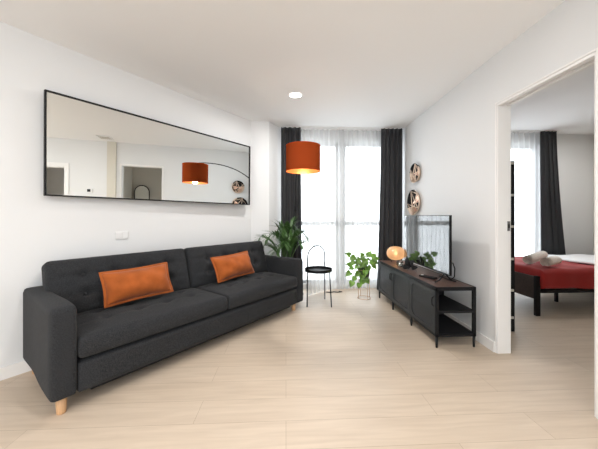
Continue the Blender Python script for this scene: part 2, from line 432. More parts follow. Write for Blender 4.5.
b = BM(); box(b, 0.0, 1.74, 4.15, 4.165, 2.489, 2.4995); box(b, 0.0, 1.74, 4.24, 4.255, 2.489, 2.4995)
struct('trim_3', b, M['trim'])
b = BM(); box(b, 2.4, 4.4, 4.16, 4.175, 2.489, 2.4995); box(b, 2.4, 4.4, 4.24, 4.255, 2.489, 2.4995)
struct('trim_4', b, M['trim'])
# white weighted hem lying at the sheer's foot
# ------------------------------------------------------------------ wall mirror
mz = (1.296, 2.090); sA, sB = .225, 2.313
mid = P0 + UW * ((sA + sB) / 2) + NW * .078
ang = math.atan2(UW.y, UW.x) - R(1.35)
t = thing('wall_mirror', 'long horizontal wall mirror with thin black frame hanging above the sofa', 'mirror', (mid.x, mid.y, mz[0]))
t.rotation_euler = Euler((R(.62), 0, ang), 'XYZ')
Lm = (sB - sA) / 2; Hm = mz[1] - mz[0]; fw = .011
# local: x along the wall, -y into the room, z up
b = BM(); box(b, -Lm, Lm, -.016, .016, 0, fw); box(b, -Lm, Lm, -.016, .016, Hm - fw, Hm)
box(b, -Lm, -Lm + fw, -.016, .016, fw, Hm - fw); box(b, Lm - fw, Lm, -.016, .016, fw, Hm - fw)
obj('frame', b, M['black'], t)
obj('mirror_glass', bx(-Lm + fw, Lm - fw, -.006, .004, fw, Hm - fw), M['mirror'], t)

# light switch / socket under the mirror
q = P0 + UW * .775 + NW * .001
t = thing('wall_switch', 'small white double light switch on the wall above the sofa', 'switch', (q.x, q.y, .965)); t.rotation_euler = (0, 0, math.atan2(UW.y, UW.x))
obj('cover_plate', bx(-.055, .055, -.008, 0, -.036, .036), M['white_plastic'], t, bevel=.003)
for sx in (-.027, .027): obj('rocker', bx(sx - .024, sx + .024, -.013, -.009, -.024, .024), M['white_plastic'], t, bevel=.002)
# thermostat on the right wall (seen in the mirror)
t = thing('thermostat', 'small black thermostat on the right wall, seen reflected in the mirror', 'thermostat', (XR, .98, 1.55))
obj('body', bx(-.022, 0, -.06, .03, -.04, .04), M['white_plastic'], t, bevel=.004)
obj('display', bx(-.024, -.022, -.055, .00, -.02, .03), M['plastic'], t)

# ------------------------------------------------------------------ sofa
SA = Vector((-1.294, 1.572)); su = math.atan2(.766, .643)
sofa = thing('sofa', 'long charcoal grey fabric sofa with tufted back and wooden feet under the mirror', 'sofa', (SA.x, SA.y, 0), su)
SL, SD = 2.355, .808
def rounded_slab(x0, x1, y0, y1, z0, z1, rnd, nx, ny, nz, push=None):
    """closed box surface made of a fine grid, rounded at its edges; push(p, n) displaces"""
    b = BM(); lx, ly, lz = x1 - x0, y1 - y0, z1 - z0
    bmesh.ops.create_cube(b, size=1)
    def cut(ax, n):
        pts = sorted(set([v.co[ax] for v in b.verts]))
        for k in range(1, n):
            co = [0, 0, 0]; co[ax] = -.5 + k / n; no = [0, 0, 0]; no[ax] = 1
            bmesh.ops.bisect_plane(b, geom=b.verts[:] + b.edges[:] + b.faces[:], plane_co=co, plane_no=no)
    cut(0, nx); cut(1, ny); cut(2, nz)
    c = Vector(((x0 + x1) / 2, (y0 + y1) / 2, (z0 + z1) / 2))
    for v in b.verts:
        p = Vector((v.co.x * lx, v.co.y * ly, v.co.z * lz)); r = rnd
        q = Vector((max(-lx / 2 + r, min(lx / 2 - r, p.x)), max(-ly / 2 + r, min(ly / 2 - r, p.y)), max(-lz / 2 + r, min(lz / 2 - r, p.z))))
        d = p - q; nn = d.normalized() if d.length > 1e-9 else Vector((0, 0, 0))
        if d.length > 1e-9: p = q + nn * r
        p = p + c
        if push: p = push(p, nn)
        v.co = p
    return b
def arm(x0, x1, name='arm'):
    o = obj(name, rounded_slab(x0, x1, 0, SD, .098, .62, .026, 8, 24, 18, lambda p, n: p + n * .004 * sin(p.y * 9)), M['sofa'], sofa, smooth=True)
    return o
arm(0, .125); arm(SL - .125, SL)
obj('base', rounded_slab(.126, SL - .126, .008, SD - .03, .098, .275, .012, 20, 6, 6), M['sofa'], sofa, smooth=True)
obj('back_frame', rounded_slab(.126, SL - .126, SD - .13, SD, .10, .74, .02, 20, 4, 10), M['sofa'], sofa, smooth=True)
def seat(x0, x1):
    xs = [x0 + (x1 - x0) * f for f in (.2, .4, .6, .8)]; btn = [(x, y) for x in xs for y in (.24, .42)]
    def push(p, n):
        if p.z > .34:
            ex = min(p.x - x0, x1 - p.x); ey = min(p.y + .005, .62 - p.y)
            crown = .020 * min(1, ex / .16) * min(1, max(0, ey) / .2)
            d = sum(math.exp(-((p.x - a) ** 2 + (p.y - c) ** 2) / .0016) for a, c in btn) * .018
            d += sum(math.exp(-((p.y - c) ** 2) / .00025) for c in (.24, .42)) * .004 * min(1, ex / .1)
            p = p + Vector((0, 0, crown - d))
        if p.y < .02: p = p + Vector((0, -.010 * sin(pi * max(0, min(1, (p.z - .29) / .13))), 0))
        return p
    return obj('seat_cushion', rounded_slab(x0, x1, -.002, .62, .295, .425, .028, 60, 40, 8, push), M['sofa'], sofa, smooth=True)
seat(.128, 1.205); seat(1.211, SL - .128)
def back(x0, x1):
    # local slab: x along, y thickness (front = 0), z up; then lean back
    Lz = .42; xs = [x0 + (x1 - x0) * f for f in (.2, .4, .6, .8)]; btn = [(x, z) for x in xs for z in (.14, .285)]
    def push(p, n):
        if p.y < .05:
            ex = min(p.x - x0, x1 - p.x); ez = min(p.z, Lz - p.z)
            cr = .030 * max(0, min(1, ex / .14)) ** .6 * min(1, max(0, ez) / .10) ** .7
            d = sum(math.exp(-((p.x - a) ** 2 + (p.z - c) ** 2) / .0020) for a, c in btn) * .036
            d += sum(math.exp(-((p.z - c) ** 2) / .0003) for c in (.14, .285)) * .007 * min(1, ex / .1)
            p = p + Vector((0, -cr + d, 0))
        return p
    b = rounded_slab(x0, x1, 0, .15, 0, Lz, .035, 60, 8, 34, push)
    mt = Matrix.Translation((0, .49, .425)) @ Matrix.Rotation(R(-17), 4, 'X')
    bmesh.ops.transform(b, matrix=mt, verts=b.verts)
    o = obj('back_cushion', b, M['sofa'], sofa, smooth=True)
    for a, c in btn:
        m2 = mt @ Matrix.Translation((a, -.002, c)) @ Matrix.Rotation(R(90), 4, 'X')
        s = BM(); lathe(s, [(0, .004), (.008, .003), (.011, 0), (.008, -.003), (0, -.004)], 10)
        bmesh.ops.transform(s, matrix=m2, verts=s.verts)
        obj('button', s, M['sofa'], o, smooth=True)
    return o
back(.085, 1.150); back(1.155, SL - .10)
for x, y in ((.062, .065), (SL - .10, .085), (.062, SD - .07), (SL - .062, SD - .07)):
    b = BM(); lathe(b, [(0, 0), (.021, 0), (.0225, .003), (.0285, .100), (0, .100)], 24, (x, y, 0)); o = obj('leg', b, M['wood_leg'], sofa, smooth=True)
    o['label'] = 'round tapered pale wood leg'
# dark under-frame with the pull-out castors
obj('under_frame', bx(.2, SL - .2, .05, .5, .07, .10), M['black'], sofa)

def cushion(name, label, wd, ht, th, mtx, seed):
    rnd = random.Random(seed)
    def prof(u, v, s):
        x = (u - .5) * wd; z = (v - .5) * ht
        a = abs(2 * u - 1); c = abs(2 * v - 1)
        t = th / 2 * (max(0, 1 - a ** 2.6)) ** .62 * (max(0, 1 - c ** 2.4)) ** .62
        x *= 1 - .06 * (1 - c ** 2) * a; z *= 1 - .10 * (1 - a ** 2) * c
        t += (.006 * sin(u * 9 + v * 5 + seed) * sin(v * 7 + seed * 2) + .0025 * sin((u * 1.3 + v) * 13 + seed)) * min(1, t / .04)
        return Vector((x, s * t, z))
    b = BM(); grid(b, lambda u, v: prof(u, v, -1), 36, 24); grid(b, lambda u, v: prof(u, v, 1), 36, 24)
    bmesh.ops.remove_doubles(b, verts=b.verts, dist=.0004)
    o = obj(name, b, M['velvet'], smooth=True); o.matrix_world = mtx
    # flanged edge with stitched seam
    pts = []
    n = 22
    for (u0, v0, u1, v1) in ((0, 0, 1, 0), (1, 0, 1, 1), (1, 1, 0, 1), (0, 1, 0, 0)):
        for k in range(n): pts.append(prof(u0 + (u1 - u0) * k / n, v0 + (v1 - v0) * k / n, 0))
    f = BM(); N = len(pts); ring = []
    for k, p in enumerate(pts):
        d = Vector((p.x / (wd / 2), 0, p.z / (ht / 2))); d = Vector((d.x ** 5, 0, d.z ** 5)); d.normalize()
        wv = .0015 * sin(k * 1.9)
        ring.append((f.verts.new(p - d * .006 + Vector((0, -.0022, 0))), f.verts.new(p + d * .016 + Vector((0, wv - .001, 0))), f.verts.new(p + d * .016 + Vector((0, wv + .001, 0))), f.verts.new(p - d * .006 + Vector((0, .0022, 0)))))
    for k in range(N):
        A = ring[k]; B2 = ring[(k + 1) % N]
        for i in range(3): f.faces.new((A[i], A[i + 1], B2[i + 1], B2[i]))
    obj('edge_flange', f, M['velvet'], o, smooth=True)
    return tag(o, label, 'cushion')
SM = Matrix.Translation((SA.x, SA.y, 0)) @ Matrix.Rotation(su, 4, 'Z')
cushion('throw_cushion', 'rust orange velvet cushion on the left half of the sofa, the nearer and larger-looking one', .49, .250, .20, SM @ Matrix.Translation((.62, .395, .600)) @ Euler((R(-24), R(-1.8), R(-3)), 'XYZ').to_matrix().to_4x4(), 1)
cushion('throw_cushion', 'rust orange velvet cushion on the right half of the sofa, by the far armrest', .51, .250, .20, SM @ Matrix.Translation((1.60, .40, .600)) @ Euler((R(-24), R(-2), R(3)), 'XYZ').to_matrix().to_4x4(), 2)

# ------------------------------------------------------------------ arc floor lamp
LQ = Vector((.187, 3.00)); LB = Vector((.135, 4.005)); ZS = 1.772
lamp = thing('arc_floor_lamp', 'black arched floor lamp with terracotta orange drum shade hanging before the window', 'floor lamp', (LB.x, LB.y, 0))
b = BM(); lathe(b, [(0, 0), (.118, 0), (.12, .004), (.12, .022), (.115, .028), (.012, .03), (0, .03)], 40); obj('base', b, M['black'], lamp, smooth=True)
dx, dy = LQ.x - LB.x, LQ.y - LB.y
b = BM(); tube(b, [(0, 0, .028), (0, 0, 1.25)], .011, 12); obj('pole', b, M['black'], lamp, smooth=True)
b = BM(); tube(b, [(0, 0, 1.22), (0, 0, 1.30)], .015, 12); obj('collar', b, M['black'], lamp, smooth=True)
top = ZS + .150
arc = [Vector((0, 0, 1.25)), Vector((0, 0, 1.36))]
for k in range(1, 25):
    a = k / 24 * pi / 2 * 1.13
    rr = 1 - cos(a); zz = sin(a)
    rmax = 1 - cos(pi / 2 * 1.13)
    arc.append(Vector((dx * rr / rmax, dy * rr / rmax, 1.36 + (top + .022 - 1.36) * zz)))
zend = arc[-1].z
b = BM(); tube(b, arc, .0075, 10); obj('arm', b, M['black'], lamp, smooth=True)
b = BM(); tube(b, [(dx, dy, zend), (dx, dy, ZS + .10)], .006, 8); lathe(b, [(0, .10), (.02, .10), (.02, .04), (.017, .03), (0, .03)], 20, (dx, dy, ZS)); obj('lamp_holder', b, M['black'], lamp, smooth=True)
SR, SH = .186, .278
b = BM(); lathe(b, [(SR, -SH / 2), (SR + .0006, 0), (SR, SH / 2)], 64, (dx, dy, ZS)); sh = obj('lamp_shade', b, M['shade'], lamp, smooth=True)
b = BM(); lathe(b, [(SR - .003, -SH / 2), (SR - .003, SH / 2)], 64, (dx, dy, ZS)); o = obj('shade_lining', b, M['shade_in'], sh, smooth=True); o['label'] = 'copper coloured lining'
for z in (-SH / 2, SH / 2):
    b = BM(); tube(b, [(dx + SR * cos(a * pi / 24), dy + SR * sin(a * pi / 24), ZS + z) for a in range(48)], .0028, 6, closed=True); obj('shade_ring', b, M['shade'], sh, smooth=True)
b = BM()
for k in range(3):
    a = k * 2 * pi / 3 + .4; tube(b, [(dx, dy, ZS + SH / 2 - .06), (dx + SR * cos(a), dy + SR * sin(a), ZS + SH / 2)], .002, 6)
obj('spider_fitting', b, M['black'], sh, smooth=True)
b = BM(); lathe(b, [(0, -.085), (.018, -.078), (.029, -.055), (.03, -.035), (.02, -.005), (.014, .03), (0, .03)], 20, (dx, dy, ZS + .02)); obj('bulb', b, M['bulb'], lamp, smooth=True)
l = bpy.data.lights.new('arc_lamp_light', 'POINT'); l.energy = 1.1; l.color = (1, .76, .5); l.shadow_soft_size = .035
lo = bpy.data.objects.new('arc_lamp_light', l); COL.objects.link(lo); lo.location = (LQ.x, LQ.y, ZS - .125)

# ------------------------------------------------------------------ black tray table
T = Vector((.425, 3.59))
tt = thing('tray_table', 'round black metal tray table with tall hoop handle beside the sofa', 'side table', (T.x, T.y, 0))
b = BM(); lathe(b, [(0, .425), (.176, .425), (.180, .429), (.180, .462), (.176, .462), (.174, .433), (0, .433)], 48); obj('tray', b, M['black'], tt, smooth=False, bevel=.001, segs=1)
fa, fb, fc = Vector((-.160, -.135, 0)), Vector((.146, -.16, 0)), Vector((.11, .180, 0))
ta = fa * .9 + Vector((0, 0, .43)); tb = fb * .86 + Vector((0, 0, .428)); tc_ = fc * .86 + Vector((0, 0, .43))
ta = Vector((-.152, -.118, .43)); tc_ = Vector((.104, .165, .43))
b = BM(); tube(b, [fb, tb], .008, 10); obj('leg', b, M['black'], tt, smooth=True)
b = BM(); tube(b, [fa, ta], .008, 10); obj('leg', b, M['black'], tt, smooth=True)
b = BM(); tube(b, [fc, tc_], .008, 10); obj('leg', b, M['black'], tt, smooth=True)
b = BM(); pts = [ta, Vector((ta.x, ta.y, .62))]; mid_ = (ta + tc_) / 2; hw = (tc_ - ta) / 2; hw.z = 0
for k in range(17):
    a = pi - k * pi / 16; pts.append(Vector((mid_.x + hw.x * cos(a), mid_.y + hw.y * cos(a), .62 + .135 * sin(a))))
pts += [tc_]
tube(b, pts, .0085, 10); obj('handle', b, M['black'], tt, smooth=True)

# ------------------------------------------------------------------ palm behind the sofa
def leaf_blade(bm, base, d, up, L, wd, droop, n=5, fold=.25):
    """a narrow leaf as a folded strip"""
    d = d.normalized(); side = d.cross(up)
    side = side.normalized() if side.length > 1e-4 else Vector((1, 0, 0))
    prev = None
    for i in range(n + 1):
        t = i / n; p = base + d * L * t + Vector((0, 0, -droop * L * t * t))
        wv = wd * max(0, sin(pi * min(1, .12 + .88 * t))) ** .8 * (1 if i < n else .05)
        r = [bm.verts.new(p - side * wv + up * fold * wv), bm.verts.new(p), bm.verts.new(p + side * wv + up * fold * wv)]
        if prev:
            bm.faces.new((prev[0], prev[1], r[1], r[0])); bm.faces.new((prev[1], prev[2], r[2], r[1]))
        prev = r
PP = Vector((.005, 3.76))
palm = thing('potted_palm', 'green areca palm in a pot behind the far end of the sofa', 'plant', (PP.x, PP.y, 0))
b = BM(); lathe(b, [(0, 0), (.095, 0), (.10, .01), (.125, .25), (.130, .26), (.122, .262), (.118, .24), (0, .24)], 36); obj('pot', b, M['pot_grey'], palm, smooth=True)
b = BM(); lathe(b, [(0, .243), (.117, .242)], 24); obj('soil', b, M['soil'], palm)
rnd = random.Random(4)
fr_spec = [(-175, .93, .50), (-140, .98, .34), (-110, 1.08, .16), (-60, 1.06, .14), (-25, 1.00, .26), (10, .98, .30), (40, .92, .26), (95, 1.04, .12), (150, 1.06, .22), (178, .80, .40), (-90, .90, .22), (-5, .84, .34), (-120, .80, .26), (20, 1.12, .10), (-45, .88, .26)]
for k, (az, ht, reach) in enumerate(fr_spec):
    a = R(az + rnd.uniform(-8, 8)); b = BM(); dirh = Vector((cos(a), sin(a), 0)); pts = []
    z0 = .24; n = 14
    if dirh.y > .3: reach *= .6
    for i in range(n + 1):
        t = i / n; r_ = reach * t ** 1.9; z = z0 + (ht * .93 - z0) * (sin(t * pi * .60) / 1.0) * (1 if t < .83 else 1 - (t - .83) * .35)
        pts.append(Vector((.03 * cos(a), .03 * sin(a), 0)) + dirh * r_ + Vector((0, 0, z)))
    tube(b, pts, [.005 * (1 - .75 * i / n) for i in range(n + 1)], 5)
    for i in range(5, n + 1):
        for s in (-1, 1):
            for q in (0, .5):
                if i == n and q: continue
                p = pts[i] if not q else (pts[i] + pts[i + 1]) / 2
                tg = (pts[min(i + 1, n)] - pts[i - 1]).normalized(); sd = tg.cross(Vector((0, 0, 1))).normalized()
                L = .23 * sin(pi * (.22 + .66 * (i + q - 5) / (n - 5))) * rnd.uniform(.85, 1.15)
                d = (tg * 1.0 + sd * s * .62 + Vector((0, 0, .22))).normalized()
                leaf_blade(b, p, d, Vector((0, 0, 1)), L, .0075, .30)
    # keep fronds clear of walls and curtain
    for v in b.verts:
        wx, wy = v.co.x + PP.x, v.co.y + PP.y
        if wy > 4.08: v.co.y -= (wy - 4.08)
        dn = (Vector((wx, wy)) - P2).dot(Vector((n23.y, -n23.x)))
        if dn < .03: v.co += Vector((n23.y, -n23.x, 0)) * (.03 - dn)
        dn = (Vector((wx, wy)) - P0).dot(NW)
        if dn < .03: v.co += Vector((NW.x, NW.y, 0)) * (.03 - dn)
    obj('frond', b, M['palm'], palm)

# ------------------------------------------------------------------ pothos in brass wire stand
Q = Vector((1.09, 3.80))
po = thing('potted_pothos', 'bright green trailing plant in a thin gold wire stand before the sheer curtain', 'plant', (Q.x, Q.y, 0))
st = BM()
for z, r_ in ((.006, .092), (.40, .092)): tube(st, [(r_ * cos(k * pi / 20), r_ * sin(k * pi / 20), z) for k in range(40)], .0032, 6, closed=True)
for k in range(4):
    a = k * pi / 2 + .3; tube(st, [(.092 * cos(a), .092 * sin(a), .005), (.092 * cos(a), .092 * sin(a), .40)], .0032, 6)
tube(st, [(.092 * cos(.3), .092 * sin(.3), .27), (-.092 * cos(.3), -.092 * sin(.3), .27)], .003, 6)
tube(st, [(.092 * cos(.3 + pi / 2), .092 * sin(.3 + pi / 2), .27), (-.092 * cos(.3 + pi / 2), -.092 * sin(.3 + pi / 2), .27)], .003, 6)
o = obj('wire_stand', st, M['gold'], po, smooth=True); o['label'] = 'thin gold wire stand'
b = BM(); lathe(b, [(0, .275), (.060, .275), (.066, .28), (.083, .43), (.085, .435), (.079, .435), (.075, .415), (0, .415)], 32); obj('pot', b, M['pot_green'], po, smooth=True)
b = BM(); lathe(b, [(0, .418), (.074, .417)], 20); obj('soil', b, M['soil'], po)
def heart(bm, base, d, nrm, L):
    d = d.normalized(); s = d.cross(nrm).normalized(); nrm = s.cross(d).normalized()
    out = [(0, 0), (-.12, .22), (-.05, .42), (.18, .50), (.45, .42), (.72, .22), (1.0, 0)]
    c = [bm.verts.new(base + d * L * t - nrm * .10 * L * (2 * t - .6) ** 2) for t in (0, .18, .45, .72, 1.0)]
    for sg in (1, -1):
        e = [bm.verts.new(base + d * L * t + s * sg * wv * L + nrm * L * (.12 * wv * 2 - .10 * (2 * max(0, t) - .6) ** 2)) for t, wv in out[1:6]]
        fs = [(c[0], e[0], e[1]), (c[0], e[1], e[2], c[1]), (c[1], e[2], e[3], c[2]), (c[2], e[3], e[4], c[3]), (c[3], e[4], c[4])]
        for f in fs: bm.faces.new(f if sg > 0 else f[::-1])
rnd = random.Random(11)
fl = BM(); sm = BM()
top_c = Vector((0, 0, .42))
LV = [(-.20, .60, 150), (-.13, .575, 200), (-.15, .53, 230), (-.09, .545, 215), (-.05, .60, 120), (-.01, .57, 240), (.03, .60, 60), (.07, .585, 30), (.09, .56, 10),
      (.12, .53, -35), (.05, .53, -40), (.0, .52, 260), (-.05, .50, 235), (-.11, .47, 215), (-.16, .43, 200), (-.19, .47, 170), (-.06, .44, 250), (.02, .46, 280),
      (.09, .48, -50), (-.02, .41, 265), (-.10, .38, 235), (-.19, .36, 215), (-.05, .34, 255), (.03, .38, 275), (-.14, .31, 240), (-.03, .27, 250), (-.18, .25, 250), (-.09, .23, 260), (-.005, .29, 300)]
for px_, pz, an in LV:
    py = rnd.uniform(-.13, -.03) if abs(px_) < .12 else rnd.uniform(-.07, .02)
    p = Vector((px_, py, pz))
    mdl = Vector((px_ * .5, py * .6, max(.47, pz + .03)))
    tube(sm, [top_c + Vector((px_ * .2, py * .2, 0)), mdl, p], .0018, 5)
    d = Vector((cos(R(an)), rnd.uniform(-.35, .1), sin(R(an)) * .9))
    heart(fl, p, d, Vector((rnd.uniform(-.55, .55), -1, rnd.uniform(.1, .9))), rnd.uniform(.068, .100))
for k in range(22):                       # leaves on the far side and the crown
    a = rnd.uniform(0, pi); rr = rnd.uniform(.03, .12); z = rnd.uniform(.46, .60) - rr * .3
    p = Vector((cos(a) * rr, sin(a) * rr, z))
    tube(sm, [top_c, (top_c + p) / 2 + Vector((0, 0, .05)), p], .0018, 5)
    heart(fl, p, Vector((cos(a), sin(a), rnd.uniform(-.5, .3))), Vector((0, rnd.uniform(-.5, .3), 1)), rnd.uniform(.06, .085))
obj('foliage', fl, M['leaf'], po); obj('vines', sm, M['stem'], po)

# black cable lying at the foot of the sheer
b = BM(); tube(b, [(.60, 4.10, .008), (.66, 4.075, .008), (.72, 4.10, .010), (.77, 4.085, .008), (.84, 4.11, .008), (.80, 4.13, .008)], .007, 8)
tag(obj('floor_cable', b, M['plastic'], smooth=True), 'short black cable on the floor at the foot of the sheer curtain', 'cable')

# ------------------------------------------------------------------ TV console
CX0, CX1, CY0, CY1, CZ = 1.295, 1.655, 2.318, 3.80, .525
con = thing('tv_console', 'long low black metal console with brown wood top and mesh doors on the right wall', 'tv stand', (0, 0, 0))
obj('top', bx(CX0 + .012, CX1 - .012, CY0 + .012, CY1 - .012, CZ - .014, CZ), M['walnut'], con)
p = .026
b = BM()
for x in (CX0, CX1 - .012): box(b, x, x + .012, CY0, CY1, CZ - .030, CZ + .002)
for y in (CY0, CY1 - .012): box(b, CX0, CX1, y, y + .012, CZ - .030, CZ + .002)
for x in (CX0, CX1 - p): box(b, x, x + p, CY0, CY1, .095, .118)
for y in (CY0, CY1 - p): box(b, CX0, CX1, y, y + p, .095, .118)
obj('frame', b, M['black'], con, bevel=.002, segs=1)
for y in (CY0, CY1 - p):
    for x in (CX0, CX1 - p): obj('post', bx(x, x + p, y, y + p, .095, CZ - .014), M['black'], con, bevel=.002, segs=1)
nb = 3; bay = (CY1 - CY0) / nb
ys = [CY0 + p / 2] + [CY0 + bay * k for k in (1, 2)] + [CY1 - p / 2]
for y in ys:
    for x in (CX0 + p / 2, CX1 - p / 2):
        b = BM(); lathe(b, [(0, 0), (.008, 0), (.009, .003), (.013, .098), (0, .098)], 16, (x, y, 0)); obj('leg', b, M['black'], con, smooth=True)
obj('shelf', bx(CX0 + .016, CX1 - .012, CY0 + .003, CY1 - .003, .100, .113), M['blackm'], con)
obj('shelf', bx(CX0 + .016, CX1 - .012, CY0 + .003, CY1 - .003, .300, .322), M['blackm'], con)
for y in ys[1:3]: obj('divider', bx(CX0 + .016, CX1 - .012, y - .006, y + .006, .115, .510), M['blackm'], con)
b = BM(); box(b, CX1 - .008, CX1 - .004, CY0 + bay * .98, CY1 - .02, .115, .50); obj('back_panel', b, M['blackm'], con)
def rrect(y0, y1, z0, z1, r, n=6):
    pts = []
    for cy, cz, a0 in ((y1 - r, z1 - r, 0), (y0 + r, z1 - r, 90), (y0 + r, z0 + r, 180), (y1 - r, z0 + r, 270)):
        for k in range(n + 1): a = R(a0 + 90 * k / n); pts.append((cy + r * cos(a), cz + r * sin(a)))
    return pts
for k in range(nb):
    y0 = CY0 + bay * k + (.012 if k == 0 else .003); y1 = CY0 + bay * (k + 1) - (.012 if k == nb - 1 else .003); z0, z1 = .120, .494
    x = CX0 - .004
    # plate with a rounded opening
    b = BM(); inn = rrect(y0 + .032, y1 - .032, z0 + .03, z1 - .03, .06); outp = rrect(y0, y1, z0, z1, .0015)
    vi = [[b.verts.new((xx, a, c)) for a, c in inn] for xx in (x, x + .016)]; vo = [[b.verts.new((xx, a, c)) for a, c in outp] for xx in (x, x + .016)]
    n_ = len(inn)
    for i in range(n_):
        j = (i + 1) % n_
        b.faces.new((vo[0][i], vo[0][j], vi[0][j], vi[0][i])); b.faces.new((vo[1][i], vi[1][i], vi[1][j], vo[1][j]))
        b.faces.new((vi[0][i], vi[0][j], vi[1][j], vi[1][i])); b.faces.new((vo[0][i], vo[1][i], vo[1][j], vo[0][j]))
    d = obj('door', b, M['door_metal'], con)
    b = BM(); v = [b.verts.new((x + .009, a, c)) for a, c in rrect(y0 + .028, y1 - .028, z0 + .026, z1 - .026, .06)]; b.faces.new(v)
    ex = bmesh.ops.extrude_face_region(b, geom=b.faces[:]); bmesh.ops.translate(b, verts=[q_ for q_ in ex['geom'] if isinstance(q_, bmesh.types.BMVert)], vec=(.001, 0, 0))
    obj('mesh_panel', b, M['mesh'], d)
    hy = y0 + .016 if k != 1 else y1 - .016
    b = BM(); tube(b, [(x, hy, .36), (x - .016, hy, .37), (x - .018, hy, .40), (x - .016, hy, .43), (x, hy, .44)], .0045, 8); obj('handle', b, M['black'], d, smooth=True)

# ------------------------------------------------------------------ TV
TX = 1.475; TY0, TY1, TZ0, TZ1 = 2.415, 3.37, .602, 1.152
tv = thing('television', 'flat black television standing on the console, its screen reflecting the window', 'television', (TX, (TY0 + TY1) / 2, CZ), 0)
cy = (TY1 - TY0) / 2
obj('bezel', bx(0, .022, -cy, cy, TZ0 - CZ, TZ1 - CZ), M['plastic'], tv, bevel=.003)
obj('screen', bx(-.0015, .001, -cy + .006, cy - .006, TZ0 - CZ + .014, TZ1 - CZ - .006), M['screen'], tv)
obj('rear_housing', rounded_slab(.022, .060, -.36, .36, TZ0 - CZ + .02, TZ0 - CZ + .33, .02, 3, 8, 6), M['plastic'], tv, smooth=True)
for s in (-1, 1):
    b = BM(); y = s * .385
    tube(b, [(.010, y, TZ0 - CZ + .01), (-.05, y - .012, .022), (-.095, y - .02, .0075)], .0068, 6)
    tube(b, [(.010, y, TZ0 - CZ + .01), (.06, y - .012, .022), (.105, y - .02, .0075)], .0068, 6)
    obj('foot', b, M['plastic'], tv, smooth=True)
b = BM(); tube(b, [(1.53, 2.50, .70), (1.545, 2.48, .71), (1.558, 2.47, .66), (1.56, 2.48, .58), (1.565, 2.55, .532), (1.57, 2.75, .531)], .005, 6)
tag(obj('power_cord', b, M['plastic'], smooth=True), 'black cord hanging behind the right edge of the television', 'cord')

# remote
t = thing('remote_control', 'flat black remote control lying in front of the television', 'remote control', (1.42, 2.69, CZ), R(118))
obj('body', bx(-.085, .085, -.028, .028, 0, .020), M['plastic'], t, bevel=.006)
b = BM()
for i in range(5):
    for j in (-1, 0, 1): box(b, -.05 + i * .022, -.038 + i * .022, j * .012 - .004, j * .012 + .004, .020, .0215)
obj('buttons', b, M['blackm'], t)
b = BM(); lathe(b, [(0, .0225), (.014, .0225), (.014, .020)], 16, (.062, 0, 0)); o = obj('round_button', b, M['white_plastic'], t); o['label'] = 'light round button'

# black leaf ornament, partly standing in for the plant's reflection in the television
def orn(name, label, x, y, s, lobes, rz):
    t = thing(name, label, 'ornament', (x, y, CZ), rz)
    b = BM()
    for (px_, pz, d, L, wd) in lobes:
        base_ = Vector((px_ * s, 0, pz * s)); dv = Vector((cos(R(d)), rnd.uniform(-.25, .25), sin(R(d))))
        n = 8; prev = None; th = .005
        up = Vector((0, 1, 0)); side = dv.cross(up).normalized()
        for i in range(n + 1):
            tt_ = i / n; q_ = base_ + dv * L * s * tt_ + up * .02 * s * sin(pi * tt_)
            wv = max(.0015, wd * s * sin(pi * (.1 + .86 * tt_)) ** .7)
            r4 = [b.verts.new(q_ - side * wv), b.verts.new(q_ - up * th), b.verts.new(q_ + side * wv), b.verts.new(q_ + up * th)]
            if prev:
                for m_ in range(4): b.faces.new((prev[m_], prev[(m_ + 1) % 4], r4[(m_ + 1) % 4], r4[m_]))
            else: b.faces.new(r4)
            prev = r4
        b.faces.new(prev[::-1])
    obj('leaves', b, M['black'], t)
    for px_, lean, yy in ((-.05, -.02, -.03), (.0, .012, -.03), (.06, .03, -.03), (0, .02, .045)):
        b = BM(); tube(b, [(px_ * s, 0, .06 * s), ((px_ + lean) * s, yy * s, .002)], .003, 6)
        obj('prong', b, M['plastic'], t, smooth=True)
    return t
orn('leaf_ornament', 'spiky black leaf-shaped ornament on the console, partly standing in for the dark plant reflection in the television', 1.42, 3.06, .85,
    [(0, .05, 60, .15, .045), (.02, .05, 25, .15, .04), (-.02, .05, 118, .11, .035), (.03, .04, -8, .13, .028), (-.02, .04, 165, .09, .03), (.05, .07, 75, .10, .035)], R(100))
t = thing('glass_cup', 'small clear glass tealight cup between the amber lamp and the black ornament', 'glass', (1.40, 3.32, CZ))
b = BM(); lathe(b, [(0, 0), (.026, 0), (.038, .012), (.044, .04), (.040, .068), (.037, .068), (.041, .04), (.035, .014), (0, .006)], 24); obj('bowl', b, M['clear'], t, smooth=True)
b = BM(); lathe(b, [(0, .007), (.02, .007), (.02, .022), (0, .022)], 20); obj('candle', b, M['white_plastic'], t)

# amber glass table lamp
gx, gy = 1.462, 3.60
gl = thing('table_lamp', 'glowing amber ribbed glass globe lamp on the far end of the console', 'table lamp', (gx, gy, CZ + .005))
b = BM(); pr = []
for k in range(17):
    a = -pi / 2 + pi * k / 16; pr.append((max(.028, .116 * max(0, cos(a)) ** .75) if 0 < k < 16 else .028, .122 + .090 * sin(a)))
lathe(b, pr, 96, ribs=24, amp=.012); obj('glass_globe', b, M['amber'], gl, smooth=True)
for k in range(3):
    a = k * 2 * pi / 3 + .5; b = BM(); tube(b, [(.05 * cos(a), .05 * sin(a), .050), (.056 * cos(a), .056 * sin(a), 0)], [.008, .010], 10); obj('foot', b, M['clear'], gl, smooth=True)
b = BM(); lathe(b, [(0, .20), (.030, .20), (.030, .208), (.012, .214), (0, .214)], 20); obj('cap', b, M['gold'], gl, smooth=True)
b = BM(); lathe(b, [(0, .08), (.018, .09), (.024, .11), (.02, .13), (.01, .15), (.008, .20), (0, .20)], 16); obj('bulb', b, M['bulb'], gl, smooth=True)
